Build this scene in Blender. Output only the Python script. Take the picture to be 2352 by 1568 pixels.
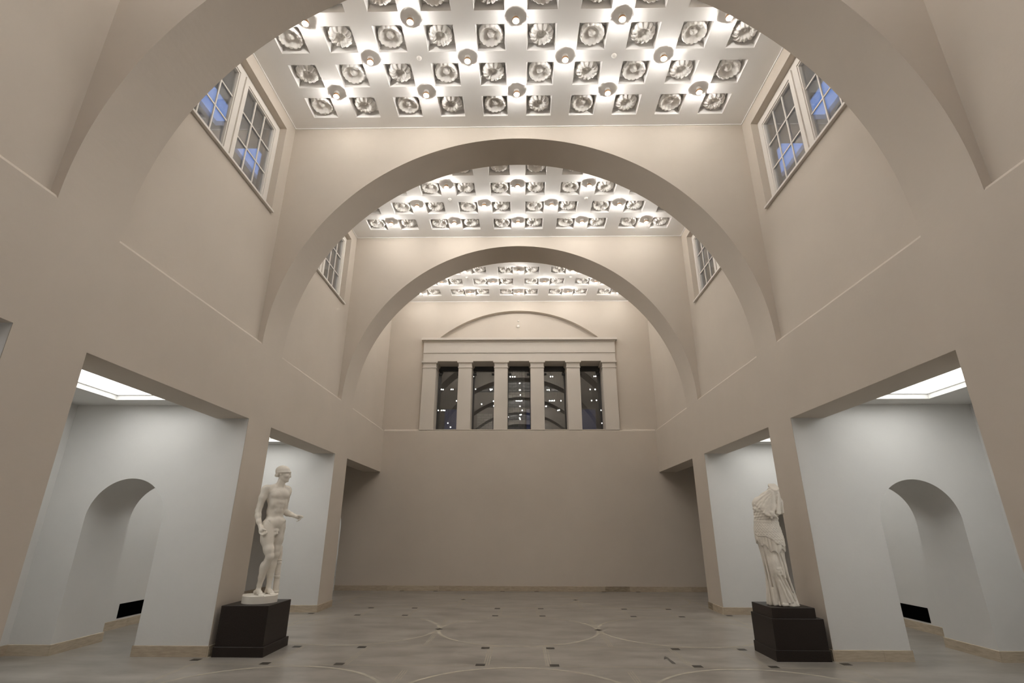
import bpy, bmesh, math, random
import numpy as np
from mathutils import Vector, Matrix
random.seed(7)
S = bpy.context.scene
COL = S.collection
for o in list(bpy.data.objects): bpy.data.objects.remove(o)

# ------------------------------------------------------------------ camera
F_PX, PITCH, YAW, ROLL = 1187.08, 0.34799, 0.01793, 0.00272
def cam_dir(u, v):
    c, s = math.cos(ROLL), math.sin(ROLL); u, v = c*u - s*v, s*u + c*v
    c, s = math.cos(PITCH), math.sin(PITCH); y, z, x = c - s*v, s + c*v, u
    c, s = math.cos(YAW), math.sin(YAW); return Vector((c*x - s*y, s*x + c*y, z))
fw = cam_dir(0, 0); rt = cam_dir(1, 0) - fw; up = cam_dir(0, 1) - fw
cd = bpy.data.cameras.new('camera'); cam = bpy.data.objects.new('camera', cd); COL.objects.link(cam)
cd.sensor_fit = 'HORIZONTAL'; cd.sensor_width = 36.0; cd.lens = F_PX/2352*36.0
cd.clip_start = 0.05; cd.clip_end = 200
M = Matrix.Identity(4)
for i in range(3):
    M[i][0], M[i][1], M[i][2] = rt[i], up[i], -fw[i]
M[0][3], M[1][3], M[2][3] = 0.052, 0.0, 1.5
cam.matrix_world = M
S.camera = cam

# ------------------------------------------------------------------ world, view
w = bpy.data.worlds.new('world'); S.world = w; w.use_nodes = True
bg = w.node_tree.nodes['Background']
bg.inputs[0].default_value = (0.13, 0.25, 0.62, 1); bg.inputs[1].default_value = 2.2     # dusk sky
vs = S.view_settings; vs.view_transform = 'Standard'; vs.look = 'None'; vs.gamma = 1.0
vs.use_curve_mapping = False; vs.exposure = 0.0
S.cycles.use_adaptive_sampling = True; S.cycles.adaptive_threshold = 0.18; S.cycles.adaptive_min_samples = 20; S.cycles.max_bounces = 6; S.cycles.diffuse_bounces = 4; S.cycles.glossy_bounces = 3
SPOT_W, SPOT_COL = 22.0, (1.0, 0.968, 0.92)
PANEL_COL = (1.0, 1.0, 0.965)

# ------------------------------------------------------------------ measured sizes (metres)
W, WU, WI, XO = 3.854, 3.94, 4.32, 6.40          # hall half width, upper wall, arcade inner face, aisle outer wall
ZL, ZO, ZC, ZA = 4.147, 2.983, 8.18, 3.177       # ledge, opening head, ceiling, aisle ceiling
PIERS = [(-7.36, -6.64), (-3.70, -2.98), (-0.04, 0.68), (3.625, 4.341), (7.291, 7.987), (10.95, 11.746)]
YE = 14.657
YB = -7.36
BAYS = {0: (-2.98, -0.04), 1: (0.68, 3.625), 2: (4.341, 7.291), 3: (7.987, 10.95), 4: (11.746, YE)}

# ------------------------------------------------------------------ materials
def mat(name, base, rough=0.8, var=0.0, scale=2.0, bump=0.0, bscale=60.0, spec=0.3, col2=None, stretch=(1, 1, 1), metal=0.0):
    m = bpy.data.materials.new(name); m.use_nodes = True
    nt = m.node_tree; b = nt.nodes['Principled BSDF']
    b.inputs['Base Color'].default_value = (*base, 1); b.inputs['Roughness'].default_value = rough
    b.inputs['Specular IOR Level'].default_value = spec; b.inputs['Metallic'].default_value = metal
    if var or col2 or bump:
        tc = nt.nodes.new('ShaderNodeTexCoord'); mp = nt.nodes.new('ShaderNodeMapping')
        mp.inputs['Scale'].default_value = stretch
        nt.links.new(tc.outputs['Object'], mp.inputs[0])
    if var or col2:
        n = nt.nodes.new('ShaderNodeTexNoise'); n.inputs['Scale'].default_value = scale
        n.inputs['Detail'].default_value = 6; n.inputs['Roughness'].default_value = 0.6
        nt.links.new(mp.outputs[0], n.inputs['Vector'])
        r = nt.nodes.new('ShaderNodeValToRGB')
        c2 = col2 or tuple(c*(1-var) for c in base)
        r.color_ramp.elements[0].color = (*c2, 1); r.color_ramp.elements[0].position = 0.32
        r.color_ramp.elements[1].color = (*base, 1); r.color_ramp.elements[1].position = 0.68
        nt.links.new(n.outputs[0], r.inputs[0]); nt.links.new(r.outputs[0], b.inputs['Base Color'])
    if bump:
        n2 = nt.nodes.new('ShaderNodeTexNoise'); n2.inputs['Scale'].default_value = bscale; n2.inputs['Detail'].default_value = 4
        nt.links.new(mp.outputs[0], n2.inputs['Vector'])
        bp = nt.nodes.new('ShaderNodeBump'); bp.inputs['Strength'].default_value = bump; bp.inputs['Distance'].default_value = 0.01
        nt.links.new(n2.outputs[0], bp.inputs['Height']); nt.links.new(bp.outputs[0], b.inputs['Normal'])
    return m
def emit(name, col, st):
    m = bpy.data.materials.new(name); m.use_nodes = True; nt = m.node_tree
    nt.nodes.remove(nt.nodes['Principled BSDF']); e = nt.nodes.new('ShaderNodeEmission')
    e.inputs[0].default_value = (*col, 1); e.inputs[1].default_value = st
    nt.links.new(e.outputs[0], nt.nodes['Material Output'].inputs[0]); return m
def glass_mat(name, tint, refl):
    m = bpy.data.materials.new(name); m.use_nodes = True; nt = m.node_tree
    nt.nodes.remove(nt.nodes['Principled BSDF'])
    t = nt.nodes.new('ShaderNodeBsdfTransparent'); t.inputs[0].default_value = (*tint, 1)
    g = nt.nodes.new('ShaderNodeBsdfGlossy'); g.inputs['Roughness'].default_value = 0.0; g.inputs[0].default_value = (1, 1, 1, 1)
    lw = nt.nodes.new('ShaderNodeLayerWeight'); lw.inputs[0].default_value = 0.35
    ma = nt.nodes.new('ShaderNodeMath'); ma.operation = 'MULTIPLY_ADD'; ma.inputs[1].default_value = 0.5; ma.inputs[2].default_value = refl
    ma.use_clamp = True
    mx = nt.nodes.new('ShaderNodeMixShader')
    nt.links.new(lw.outputs['Fresnel'], ma.inputs[0]); nt.links.new(ma.outputs[0], mx.inputs[0])
    nt.links.new(t.outputs[0], mx.inputs[1]); nt.links.new(g.outputs[0], mx.inputs[2])
    nt.links.new(mx.outputs[0], nt.nodes['Material Output'].inputs[0]); return m

M_TAN = mat('warm_beige_plaster', (0.590, 0.528, 0.458), 0.9, var=0.045, scale=1.1, bump=0.10, bscale=22)
M_CEIL = mat('white_ceiling_plaster', (0.88, 0.86, 0.84), 0.85, var=0.02, scale=2, spec=0.08)
M_WHITE = mat('white_aisle_plaster', (0.69, 0.68, 0.66), 0.9, var=0.05, scale=1.2, bump=0.08, bscale=30)
M_MOULD = mat('plaster_moulding', (0.63, 0.58, 0.52), 0.8)
M_FLOOR = mat('polished_grey_concrete', (0.36, 0.335, 0.30), 0.30, scale=1.6, col2=(0.215, 0.195, 0.17), spec=0.5, bump=0.03, bscale=40, stretch=(0.8, 1.7, 1))
M_LINE = mat('pale_mosaic_line', (0.50, 0.45, 0.36), 0.45, col2=(0.36, 0.34, 0.29), scale=9)
M_DARK = mat('dark_stone_inlay', (0.045, 0.038, 0.03), 0.5)
TRAV = [mat('travertine_pale', (0.56, 0.48, 0.37), 0.6, col2=(0.42, 0.35, 0.26), scale=7, stretch=(1, 1, 6)),
        mat('travertine_mid', (0.50, 0.42, 0.32), 0.6, col2=(0.38, 0.31, 0.23), scale=8, stretch=(1, 1, 6)),
        mat('travertine_brown', (0.40, 0.33, 0.24), 0.6, col2=(0.22, 0.18, 0.13), scale=9, stretch=(1, 1, 4))]
M_GRANITE = mat('dark_brown_granite', (0.030, 0.020, 0.016), 0.45, scale=170, col2=(0.009, 0.006, 0.005), spec=0.3)
M_MARBLE = mat('cream_marble', (0.84, 0.79, 0.71), 0.5, var=0.10, scale=5, bump=0.08, bscale=55, spec=0.35)
M_MARBLE2 = mat('weathered_cream_marble', (0.82, 0.77, 0.69), 0.6, var=0.14, scale=7, bump=0.2, bscale=70, spec=0.3)
M_FRAME = mat('white_window_paint', (0.74, 0.70, 0.65), 0.5)
M_BLACK = mat('black_opening', (0.002, 0.002, 0.002), 1.0, spec=0.0)
M_BRASS = mat('copper_lamp_ring', (0.62, 0.36, 0.20), 0.35, metal=0.8)
M_LAMPW = mat('white_lamp_housing', (0.75, 0.72, 0.68), 0.5)
M_BULB = emit('glowing_bulb', (1, 0.95, 0.88), 60)
M_BULB.cycles.emission_sampling = 'NONE'
M_PANEL = emit('skylight_diffuser', PANEL_COL, 4.2)
M_GLASS = glass_mat('clear_window_glass', (0.88, 0.90, 0.90), 0.20)
M_GLASS2 = glass_mat('dark_reflecting_glass', (0.72, 0.74, 0.75), 0.08)
M_GREY = mat('grey_outer_render', (0.70, 0.70, 0.68), 0.9)
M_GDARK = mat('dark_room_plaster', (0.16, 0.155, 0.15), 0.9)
M_METAL = mat('dark_metal', (0.05, 0.05, 0.05), 0.5)
M_ROS = mat('rosette_plaster', (0.84, 0.81, 0.775), 0.95, bump=0.12, bscale=45, spec=0.03)

# ------------------------------------------------------------------ mesh helper
class MB:
    def __init__(s): s.v = []; s.f = []; s.m = []; s.s = []
    def add(s, vs_, fs, mi=0, smooth=False):
        n = len(s.v); s.v += [tuple(v) for v in vs_]
        for f in fs: s.f.append(tuple(i+n for i in f)); s.m.append(mi); s.s.append(smooth)
        return s
    def quad(s, a, b, c, d, mi=0, smooth=False): return s.add([a, b, c, d], [(0, 1, 2, 3)], mi, smooth)
    def box(s, x0, x1, y0, y1, z0, z1, mi=0):
        x0, x1 = min(x0, x1), max(x0, x1); y0, y1 = min(y0, y1), max(y0, y1)
        v = [(x, y, z) for z in (z0, z1) for y in (y0, y1) for x in (x0, x1)]
        return s.add(v, [(0, 2, 3, 1), (4, 5, 7, 6), (0, 1, 5, 4), (2, 6, 7, 3), (0, 4, 6, 2), (1, 3, 7, 5)], mi)
    def bar(s, p, q, wd, mi=0):                                         # square bar between two points
        p, q = Vector(p), Vector(q); d = (q-p).normalized()
        a = d.cross(Vector((0, 0, 1))); a = a.normalized() if a.length > 1e-3 else Vector((1, 0, 0)); b = d.cross(a)
        v = [t + a*i*wd/2 + b*j*wd/2 for t in (p, q) for i, j in ((-1, -1), (1, -1), (1, 1), (-1, 1))]
        return s.add(v, [(0, 1, 2, 3), (7, 6, 5, 4), (0, 4, 5, 1), (1, 5, 6, 2), (2, 6, 7, 3), (3, 7, 4, 0)], mi)
    def lathe(s, prof, c=(0, 0, 0), n=32, mi=0, smooth=True, axis='z', cap=True):
        V = []
        for r, h in prof:
            for i in range(n):
                a = 2*math.pi*i/n; x, y = r*math.cos(a), r*math.sin(a)
                V.append((c[0]+x, c[1]+y, c[2]+h) if axis == 'z' else (c[0]+x, c[1]+h, c[2]+y))
        F = [(k*n+i, k*n+(i+1) % n, (k+1)*n+(i+1) % n, (k+1)*n+i) for k in range(len(prof)-1) for i in range(n)]
        s.add(V, F, mi, smooth)
        if cap:
            s.add(V[:n], [tuple(reversed(range(n)))], mi); s.add(V[-n:], [tuple(range(n))], mi)
        return s
    def mesh(s, name, mats):
        me = bpy.data.meshes.new(name); me.from_pydata(s.v, [], s.f)
        for m in (mats if isinstance(mats, (list, tuple)) else [mats]): me.materials.append(m)
        me.polygons.foreach_set('material_index', s.m); me.polygons.foreach_set('use_smooth', s.s); me.update()
        return me
    def build(s, name, mats, parent=None, fix=True):
        me = s.mesh(name, mats)
        if fix:
            bm = bmesh.new(); bm.from_mesh(me); bmesh.ops.remove_doubles(bm, verts=bm.verts, dist=1e-5)
            bmesh.ops.recalc_face_normals(bm, faces=bm.faces); bm.to_mesh(me); bm.free()
        o = bpy.data.objects.new(name, me); COL.objects.link(o)
        if parent: o.parent = parent
        return o
def tag(o, label=None, cat=None, group=None, kind=None):
    if label: o['label'] = label
    if cat: o['category'] = cat
    if group: o['group'] = group
    if kind: o['kind'] = kind
    return o
def structure(o, label=None): return tag(o, label, None, None, 'structure')
def empty(name, loc=(0, 0, 0), rz=0.0):
    o = bpy.data.objects.new(name, None); COL.objects.link(o); o.location = loc; o.rotation_euler = (0, 0, rz); o.empty_display_size = 0.1; return o
def copy_tree(o, parent=None):
    c = o.copy(); COL.objects.link(c)
    if parent: c.parent = parent
    for ch in list(o.children): copy_tree(ch, c)
    return c
ORD = ['first', 'second', 'third', 'fourth', 'fifth', 'sixth', 'seventh', 'eighth', 'ninth', 'tenth']

# ------------------------------------------------------------------ floor
def floor():
    m = MB(); m.box(-XO-0.3, XO+0.3, -7.6, 19, -0.2, 0)
    f = structure(m.build('floor', M_FLOOR), 'grey polished concrete floor with inlaid mosaic lines and circles')
    z = 0.0012
    L = MB(); D = MB()
    def strip(x0, x1, y0, y1): L.quad((x0, y0, z), (x1, y0, z), (x1, y1, z), (x0, y1, z))
    def sq(x, y, s=0.055, rot=False):
        zz = z*1.6
        if rot: D.quad((x-s*1.2, y, zz), (x, y-s*1.6, zz), (x+s*1.2, y, zz), (x, y+s*1.6, zz))
        else: D.quad((x-s, y-s, zz), (x+s, y-s, zz), (x+s, y+s, zz), (x-s, y+s, zz))
    def ring(cx, cy, r, wd=0.022, a0=0, a1=360):
        n = int(abs(a1-a0)/4)
        for i in range(n):
            t0, t1 = [math.radians(a0+(a1-a0)*k/n) for k in (i, i+1)]
            L.quad(*[(cx+q*math.cos(t), cy+q*math.sin(t), z*1.2) for q, t in ((r-wd, t0), (r+wd, t0), (r+wd, t1), (r-wd, t1))])
    for py in (-0.04, 3.625, 7.291, 10.95):                            # bands between the bays
        y0, y1 = py-0.36, py+0.72
        for yy in (y0+0.0, y1): strip(-3.84, 3.84, yy-0.008, yy+0.008); strip(-3.84, 3.84, yy+0.022, yy+0.030)
        for x in (0.435, 2.10, 2.98):
            for sx in (-1, 1):
                sq(sx*x, y0+0.055); sq(sx*x, y1-0.10)
                xx = sx*(x-0.07)
                for k in (-0.028, 0.0, 0.028): strip(xx+k-0.006, xx+k+0.006, y0+0.03, y1-0.02)
        for sx in (-1, 1): sq(sx*3.90, y0+0.21)
    for cy in (1.94, 5.62, 9.27, 12.95):
        ring(0, cy, 1.25)
        for sx in (-1, 1):
            ring(sx*2.53, cy, 1.25); sq(sx*1.265, cy, rot=True)
            for k in (-0.028, 0.0, 0.028): strip(sx*1.265+k-0.006, sx*1.265+k+0.006, cy-1.27, cy+1.12)
    for sx in (-1, 1):
        for k in (0, 0.03): strip(sx*3.83-0.008+k, sx*3.83+0.008+k, -3, YE)
        for x in (0.435, 2.15, 3.02): sq(sx*x, YE-0.07)
    for (a, b) in (((3.625, 4.45), (7.291, 8.14)),):
        pass
    for fy in (3.625, 7.291, 10.95):
        for sx in (-1, 1):
            for yy in (fy+0.0, fy+0.90): strip(min(sx*4.80, sx*5.86), max(sx*4.80, sx*5.86), yy-0.006, yy+0.010)
    L.build('inlay_line', M_LINE, f); D.build('inlay_square', M_DARK, f)
    m = MB()                                                            # dark repair stain on the right of the middle
    px = [(1.795, 7.317), (1.83, 7.45), (1.851, 7.488), (1.873, 7.451), (1.876, 7.32), (1.885, 7.168), (1.880, 7.094), (1.838, 7.118), (1.842, 7.242), (1.845, 7.36), (1.825, 7.36)]
    m.add([(x, y, z*1.5) for x, y in px], [tuple(range(len(px)))])
    m.build('floor_stain', mat('dark_stain', (0.11, 0.10, 0.09), 0.5), f)
floor()

# ------------------------------------------------------------------ plates with rectangular holes (axis x = plane normal)
def plate(m, ys, zs, holes, xf, xb, mi=0, back=True):
    ys = sorted(set(ys + [h[0] for h in holes] + [h[1] for h in holes])); zs = sorted(set(zs + [h[2] for h in holes] + [h[3] for h in holes]))
    inh = lambda y, z: any(a < y < b and c < z < d for a, b, c, d in holes)
    for y0, y1 in zip(ys, ys[1:]):
        for z0, z1 in zip(zs, zs[1:]):
            if inh((y0+y1)/2, (z0+z1)/2): continue
            m.quad((xf, y0, z0), (xf, y1, z0), (xf, y1, z1), (xf, y0, z1), mi)
            if back: m.quad((xb, y0, z0), (xb, y1, z0), (xb, y1, z1), (xb, y0, z1), mi)
    for a, b, c, d in holes:
        m.quad((xf, a, c), (xb, a, c), (xb, a, d), (xf, a, d), mi)
        if b < YE: m.quad((xf, b, c), (xb, b, c), (xb, b, d), (xf, b, d), mi)
        m.quad((xf, a, d), (xb, a, d), (xb, b, d), (xf, b, d), mi)
        if c > min(zs)+1e-6: m.quad((xf, a, c), (xb, a, c), (xb, b, c), (xf, b, c), mi)

NICHES = {2: (4.66, 7.01), 3: (8.25, 10.60), 1: (0.98, 3.33), 0: (-2.68, -0.33)}
NZ = (6.275, 7.93)
def side_wall(sx, side):
    m = MB()
    ends = [(-6.64, -3.70), (-2.98, -0.04), (0.68, 3.625), (4.341, 7.291), (7.987, 10.95), (11.746, YE)]
    plate(m, [YB, YE], [0, ZL-0.032], [(a, b, 0, ZO) for a, b in ends], sx*W, sx*WI)
    m.quad((sx*W, YB, ZL-0.032), (sx*W, YE, ZL-0.032), (sx*(W+0.02), YE, ZL), (sx*(W+0.02), YB, ZL)); m.quad((sx*WI, YB, ZL-0.032), (sx*WI, YE, ZL-0.032), (sx*WI, YE, ZL), (sx*WI, YB, ZL))
    plate(m, [YB, YE+0.1], [ZL+0.03, ZC+0.25], [(a, b, NZ[0], NZ[1]) for a, b in NICHES.values()], sx*WU, sx*(WU+0.34))
    m.quad((sx*(W+0.02), YB, ZL), (sx*(W+0.02), YE, ZL), (sx*WU, YE, ZL+0.03), (sx*WU, YB, ZL+0.03))
    m.quad((sx*WI, YB, ZL), (sx*WI, YE, ZL), (sx*WU, YE, ZL+0.03), (sx*WU, YB, ZL+0.03))
    structure(m.build('wall_'+side, M_TAN, fix=False))
side_wall(-1, 'left'); side_wall(1, 'right')

# ------------------------------------------------------------------ diaphragm arches
def arch(yf, yb, name):
    m = MB(); n = 160; A, B = W, 3.775; xo, zo = WU+0.02, ZC+0.1
    pts = []; out = []
    for i in range(n+1):
        t = math.pi*i/n; c, s = math.cos(t), math.sin(t); pts.append((A*c, ZL+B*s))
        k = min(xo/abs(c) if abs(c) > 1e-6 else 1e9, (zo-ZL)/s if s > 1e-6 else 1e9); out.append((k*c, ZL+k*s))
    out[0] = (xo, ZL); out[-1] = (-xo, ZL)
    corners = math.atan2(zo-ZL, xo)
    for i in range(n):
        (x0, z0), (x1, z1), (u0, w0), (u1, w1) = pts[i], pts[i+1], out[i], out[i+1]
        for y in (yf, yb):
            m.quad((x0, y, z0), (x1, y, z1), (u1, y, w1), (u0, y, w0))
        m.quad((x0, yf, z0), (x0, yb, z0), (x1, yb, z1), (x1, yf, z1))
    # corner fillers
    for sx in (-1, 1):
        m.box(sx*W, sx*(W+0.03), yf, yb, ZL-0.0325, ZL)                 # springer meets the wall face
        t = [i for i in range(n+1) if abs(abs(out[i][0])-xo) < 1e-6 and out[i][0]*sx > 0]
        j = max(t, key=lambda i: out[i][1]); k = j+1 if sx > 0 else j-1
        for y in (yf, yb): m.add([(out[j][0], y, out[j][1]), (sx*xo, y, zo), (out[k][0], y, out[k][1])], [(0, 1, 2)])
    o = m.build(name, M_TAN)
    structure(o)
for (yf, yb), nm in zip(PIERS[1:], ('wall_arch_back', 'wall_arch_overhead', 'wall_arch_near', 'wall_arch_middle', 'wall_arch_far')): arch(yf, yb, nm)
m = MB(); m.box(-XO, XO, YB-0.2, YB, 0, 9); structure(m.build('wall_back', M_TAN))

# ------------------------------------------------------------------ ceiling with coffers
CX = [(-4.5+k)*0.7325 for k in range(10)]
CHX, CHY = 0.2105, 0.2185                       # half sizes of a coffer mouth
ROWS = {2: [6.815, 6.170, 5.530, 4.885], 3: [10.385, 9.735, 9.070, 8.400], 4: [14.085, 13.400, 12.705, 12.020]}
def ceiling():
    m = MB(); dep, ins = 0.125, 0.026
    for bay, (y0, y1) in BAYS.items():
        if bay not in ROWS:
            m.quad((-WU-0.02, y0, ZC), (WU+0.02, y0, ZC), (WU+0.02, y1, ZC), (-WU-0.02, y1, ZC)); continue
        xs = [-WU-0.02]+[x+s*CHX for x in CX for s in (-1, 1)]+[WU+0.02]
        rows = sorted(ROWS[bay]); ys = [y0]+[y+s*CHY for y in rows for s in (-1, 1)]+[y1 if y1 < YE else y1+.12]
        for i in range(len(xs)-1):
            for j in range(len(ys)-1):
                a, b, c, d = xs[i], xs[i+1], ys[j], ys[j+1]
                if i % 2 == 1 and j % 2 == 1:
                    zt = ZC+dep; q = [(a, c), (b, c), (b, d), (a, d)]; qi = [(a+ins, c+ins), (b-ins, c+ins), (b-ins, d-ins), (a+ins, d-ins)]
                    for k in range(4):
                        l = (k+1) % 4; m.quad((*q[k], ZC), (*q[l], ZC), (*qi[l], zt), (*qi[k], zt))
                    m.quad(*[(*p, zt) for p in qi])
                else: m.quad((a, c, ZC), (b, c, ZC), (b, d, ZC), (a, d, ZC))
    m.quad((-WU-.02, YB, ZC), (WU+.02, YB, ZC), (WU+.02, -3.7, ZC), (-WU-.02, -3.7, ZC))
    structure(m.build('ceiling', M_CEIL), 'white coffered plaster ceiling between the arches')
    m = MB(); m.box(-5, 5, YB-0.2, YE+1.2, ZC+0.2, ZC+0.3); structure(m.build('ceiling_slab', M_GREY))
    # fine white bead where ceiling meets the walls
    m = MB(); b = 0.014
    for y0, y1 in BAYS.values():
        for sx in (-1, 1): m.box(sx*WU, sx*(WU-b), y0, y1, ZC-b, ZC)
        m.box(-WU, WU, y1-b if y1 < YE else YE+0.083-b, y1 if y1 < YE else YE+0.083, ZC-b, ZC)
    structure(m.build('trim_1', M_CEIL))
ceiling()

# ------------------------------------------------------------------ rosettes
def rosette_mesh(kind):
    n, cz = 104, ZC
    V = []; F = []
    if kind == 'cup':
        prof = [(0.055, 0.030), (0.075, 0.026), (0.095, 0.028), (0.115, 0.040), (0.132, 0.062), (0.146, 0.092), (0.156, 0.104), (0.168, 0.098), (0.180, 0.070), (0.186, 0.045), (0.178, 0.020), (0.150, 0.0)]
        lobes = 15
    else:
        prof = [(0.030, 0.034), (0.050, 0.026), (0.070, 0.034), (0.084, 0.070), (0.092, 0.092), (0.105, 0.104), (0.125, 0.106), (0.148, 0.098), (0.168, 0.082), (0.182, 0.058), (0.186, 0.040), (0.165, 0.018), (0.13, 0.0)]
        lobes = 13
    K = len(prof)
    for k, (r, d) in enumerate(prof):
        t = k/(K-1)
        for i in range(n):
            a = 2*math.pi*i/n; c = abs(math.sin(lobes*a/2+0.4)); c2 = c**0.5
            if kind == 'cup':
                irr = 1+0.02*math.sin(3*a+1)
                rr = r*irr*(1-(0.065*(1-c2) if t > 0.45 else 0)); dd = d-(0.018*(1-c2) if 0.3 < t < 0.9 else 0)
                if 0.25 < t < 0.8 and abs(((a-5.6+math.pi) % (2*math.pi))-math.pi) < 0.33: dd = max(dd, 0.095-0.02*(1-c2))
            else:
                rr = r*0.97*(1-(0.11*(1-c2) if t > 0.45 else 0)); dd = d-(0.020*(1-c2) if 0.3 < t < 0.95 else 0)
                dd += 0.006*math.cos(lobes*2*a)*(0.4 < t < 0.8)
            V.append((rr*math.cos(a), rr*math.sin(a), 0.125-dd))
    for k in range(K-1):
        for i in range(n): F.append((k*n+i, k*n+(i+1) % n, (k+1)*n+(i+1) % n, (k+1)*n+i))
    V.append((0, 0, 0.125-prof[0][1])); F += [(len(V)-1, i, (i+1) % n) for i in range(n)]
    petals = MB().add(V, F, 0, True)
    boss = MB(); R, H = (0.060, 0.082) if kind == 'cup' else (0.034, 0.056)
    rings, seg = 12, 36; V = []
    for k in range(rings+1):
        ph = math.pi/2*k/rings
        for i in range(seg):
            a = 2*math.pi*i/seg; bmp = 1+0.11*math.sin(a*7+k*1.7)*math.sin(k*1.9+2*math.sin(a*2))*math.cos(ph*.8)
            V.append((R*bmp*math.cos(a)*math.cos(ph*0.98), R*bmp*math.sin(a)*math.cos(ph*0.98), 0.125-0.02-(H-0.02)*math.sin(ph)*bmp))
    boss.add(V, [(k*seg+i, k*seg+(i+1) % seg, (k+1)*seg+(i+1) % seg, (k+1)*seg+i) for k in range(rings) for i in range(seg)], 0, True)
    return petals, boss
BAYN = {2: 'nearest', 3: 'middle', 4: 'farthest'}
ROWN = ['lowest', 'second-lowest', 'third-lowest', 'topmost']
protos = {}
for bay, rows in ROWS.items():
    for j, y in enumerate(rows):
        for i, x in enumerate(CX):
            kind = 'cup' if (i+j) % 2 == 0 else 'petal'
            if kind not in protos:
                e = empty('ceiling_rosette'); p, b = rosette_mesh(kind)
                p.build('petals', M_ROS, e); b.build('seed_head', M_ROS, e); protos[kind] = e
            else: e = copy_tree(protos[kind])
            e.location = (x, y, ZC-0.004); e.rotation_euler = (0, 0, random.choice((0, 1.57, 3.14, 4.71)) if bay != 2 else random.uniform(-0.5, 0.5))
            look = 'cup-shaped frilled' if kind == 'cup' else 'many-petalled'
            tag(e, f'{look} plaster rosette, {ORD[i]} from left in {ROWN[j]} row of {BAYN[bay]} ceiling bay', 'rosette', 'plaster rosettes in the ceiling coffers')

# ------------------------------------------------------------------ ceiling spotlights
ld = bpy.data.lights.new('spot_glow', 'POINT'); ld.energy = SPOT_W; ld.color = SPOT_COL; ld.shadow_soft_size = 0.022
lp = empty('ceiling_spotlight')
MB().lathe([(0.036, 0), (0.042, -0.004), (0.042, -0.072), (0.045, -0.074), (0.045, -0.080), (0.030, -0.078), (0.028, -0.066)], n=28).build('housing', M_LAMPW, lp)
MB().lathe([(0.0455, -0.050), (0.0475, -0.054), (0.0475, -0.087), (0.044, -0.089), (0.042, -0.080)], n=28, cap=False).build('ring', M_BRASS, lp)
MB().lathe([(0.004, -0.088), (0.010, -0.095), (0.013, -0.105), (0.010, -0.114), (0.003, -0.1185)], n=16).build('bulb', M_BULB, lp)
lo = bpy.data.objects.new('bulb_light', ld); COL.objects.link(lo); lo.parent = lp; lo.location = (0, 0, -0.105)
LROW = {0: (-0.82, -1.47, -2.12), 1: (2.84, 2.19, 1.54), 2: (6.485, 5.845, 5.20), 3: (10.23, 9.56, 8.885), 4: (13.98, 13.30, 12.60)}
DROW = {2: 5.85, 3: 9.40, 4: 13.08}
first = True
for bay, rows in LROW.items():
    where = {0: 'bay behind the camera', 1: 'bay above the camera', 2: 'nearest ceiling bay', 3: 'middle ceiling bay', 4: 'farthest ceiling bay'}[bay]
    for j, y in enumerate(rows):
        xs = [-2.93, -1.466, 0, 1.466, 2.93] if j != 1 else [-2.2, -0.733, 0.733, 2.2]
        for i, x in enumerate(xs):
            e = lp if first else copy_tree(lp); first = False
            e.location = (x, y, ZC)
            tag(e, f'small copper-ringed ceiling spotlight, {ORD[i]} from left in {("lower", "middle", "upper")[j]} lamp row of {where}', 'ceiling light', 'spotlights between the ceiling coffers')
det = None
for bay, y in DROW.items():
    for sx in (-1, 1):
        if det is None:
            det = empty('smoke_detector')
            MB().lathe([(0.038, 0), (0.038, -0.012), (0.030, -0.026), (0.012, -0.034), (0.002, -0.036)], n=24).build('casing', M_LAMPW, det); e = det
        else: e = copy_tree(det)
        e.location = (sx*1.466, y, ZC)
        tag(e, f'small round white smoke detector on {"left" if sx < 0 else "right"} half of {BAYN[bay]} ceiling bay', 'smoke detector', 'smoke detectors on the ceiling')

# ------------------------------------------------------------------ clerestory windows
def clerestory(sx, bay, idx):
    y0, y1 = NICHES[bay]; z0, z1 = NZ
    root = empty(f'window_{idx}', (0, 0, 0)); structure(root)
    xf, xb = sx*4.055, sx*4.15; ym = (y0+y1)/2
    fr = MB()
    def rect(mb, a, b, c, d, t, xa, xc):
        mb.box(xa, xc, a, b, c, c+t); mb.box(xa, xc, a, b, d-t, d); mb.box(xa, xc, a, a+t, c+t, d-t); mb.box(xa, xc, b-t, b, c+t, d-t)
    rect(fr, y0, y1, z0, z1, 0.065, xf, xb); fr.box(xf, xb, ym-0.03, ym+0.03, z0+.065, z1-.065)
    fr.build('window_frame', M_FRAME, root)
    for k, (a, b) in enumerate(((y0+0.067, ym-0.032), (ym+0.032, y1-0.067))):
        c, d = z0+0.067, z1-0.067
        s = MB(); rect(s, a, b, c, d, 0.085, sx*4.035, sx*4.10); rect(s, a+0.085, b-0.085, c+0.085, d-0.085, 0.02, sx*4.05, sx*4.09)
        sash = s.build('sash', M_FRAME, root)
        g = MB(); g.box(sx*4.082, sx*4.088, a+.085, b-.085, c+.085, d-.085); g.build('pane', M_GLASS, sash)
        mu = MB(); aa, bb, cc, dd = a+.10, b-.10, c+.10, d-.10
        for q in (1/3, 2/3):
            mu.box(sx*4.066, sx*4.0815, aa+(bb-aa)*q-.011, aa+(bb-aa)*q+.011, cc, dd); mu.box(sx*4.068, sx*4.0812, aa, bb, cc+(dd-cc)*q-.011, cc+(dd-cc)*q+.011)
        mu.build('glazing_bar', M_FRAME, sash)
        h = MB(); h.box(sx*4.02, sx*4.036, b-0.05, b-0.03, c+0.02, c+0.09); h.build('hinge', M_FRAME, sash)
    si = MB(); si.box(sx*(WU-0.045), sx*4.055, y0-0.05, y1-0.0, z0-0.028, z0+0.004); si.build('window_sill', M_FRAME, root)
k = 1
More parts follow.
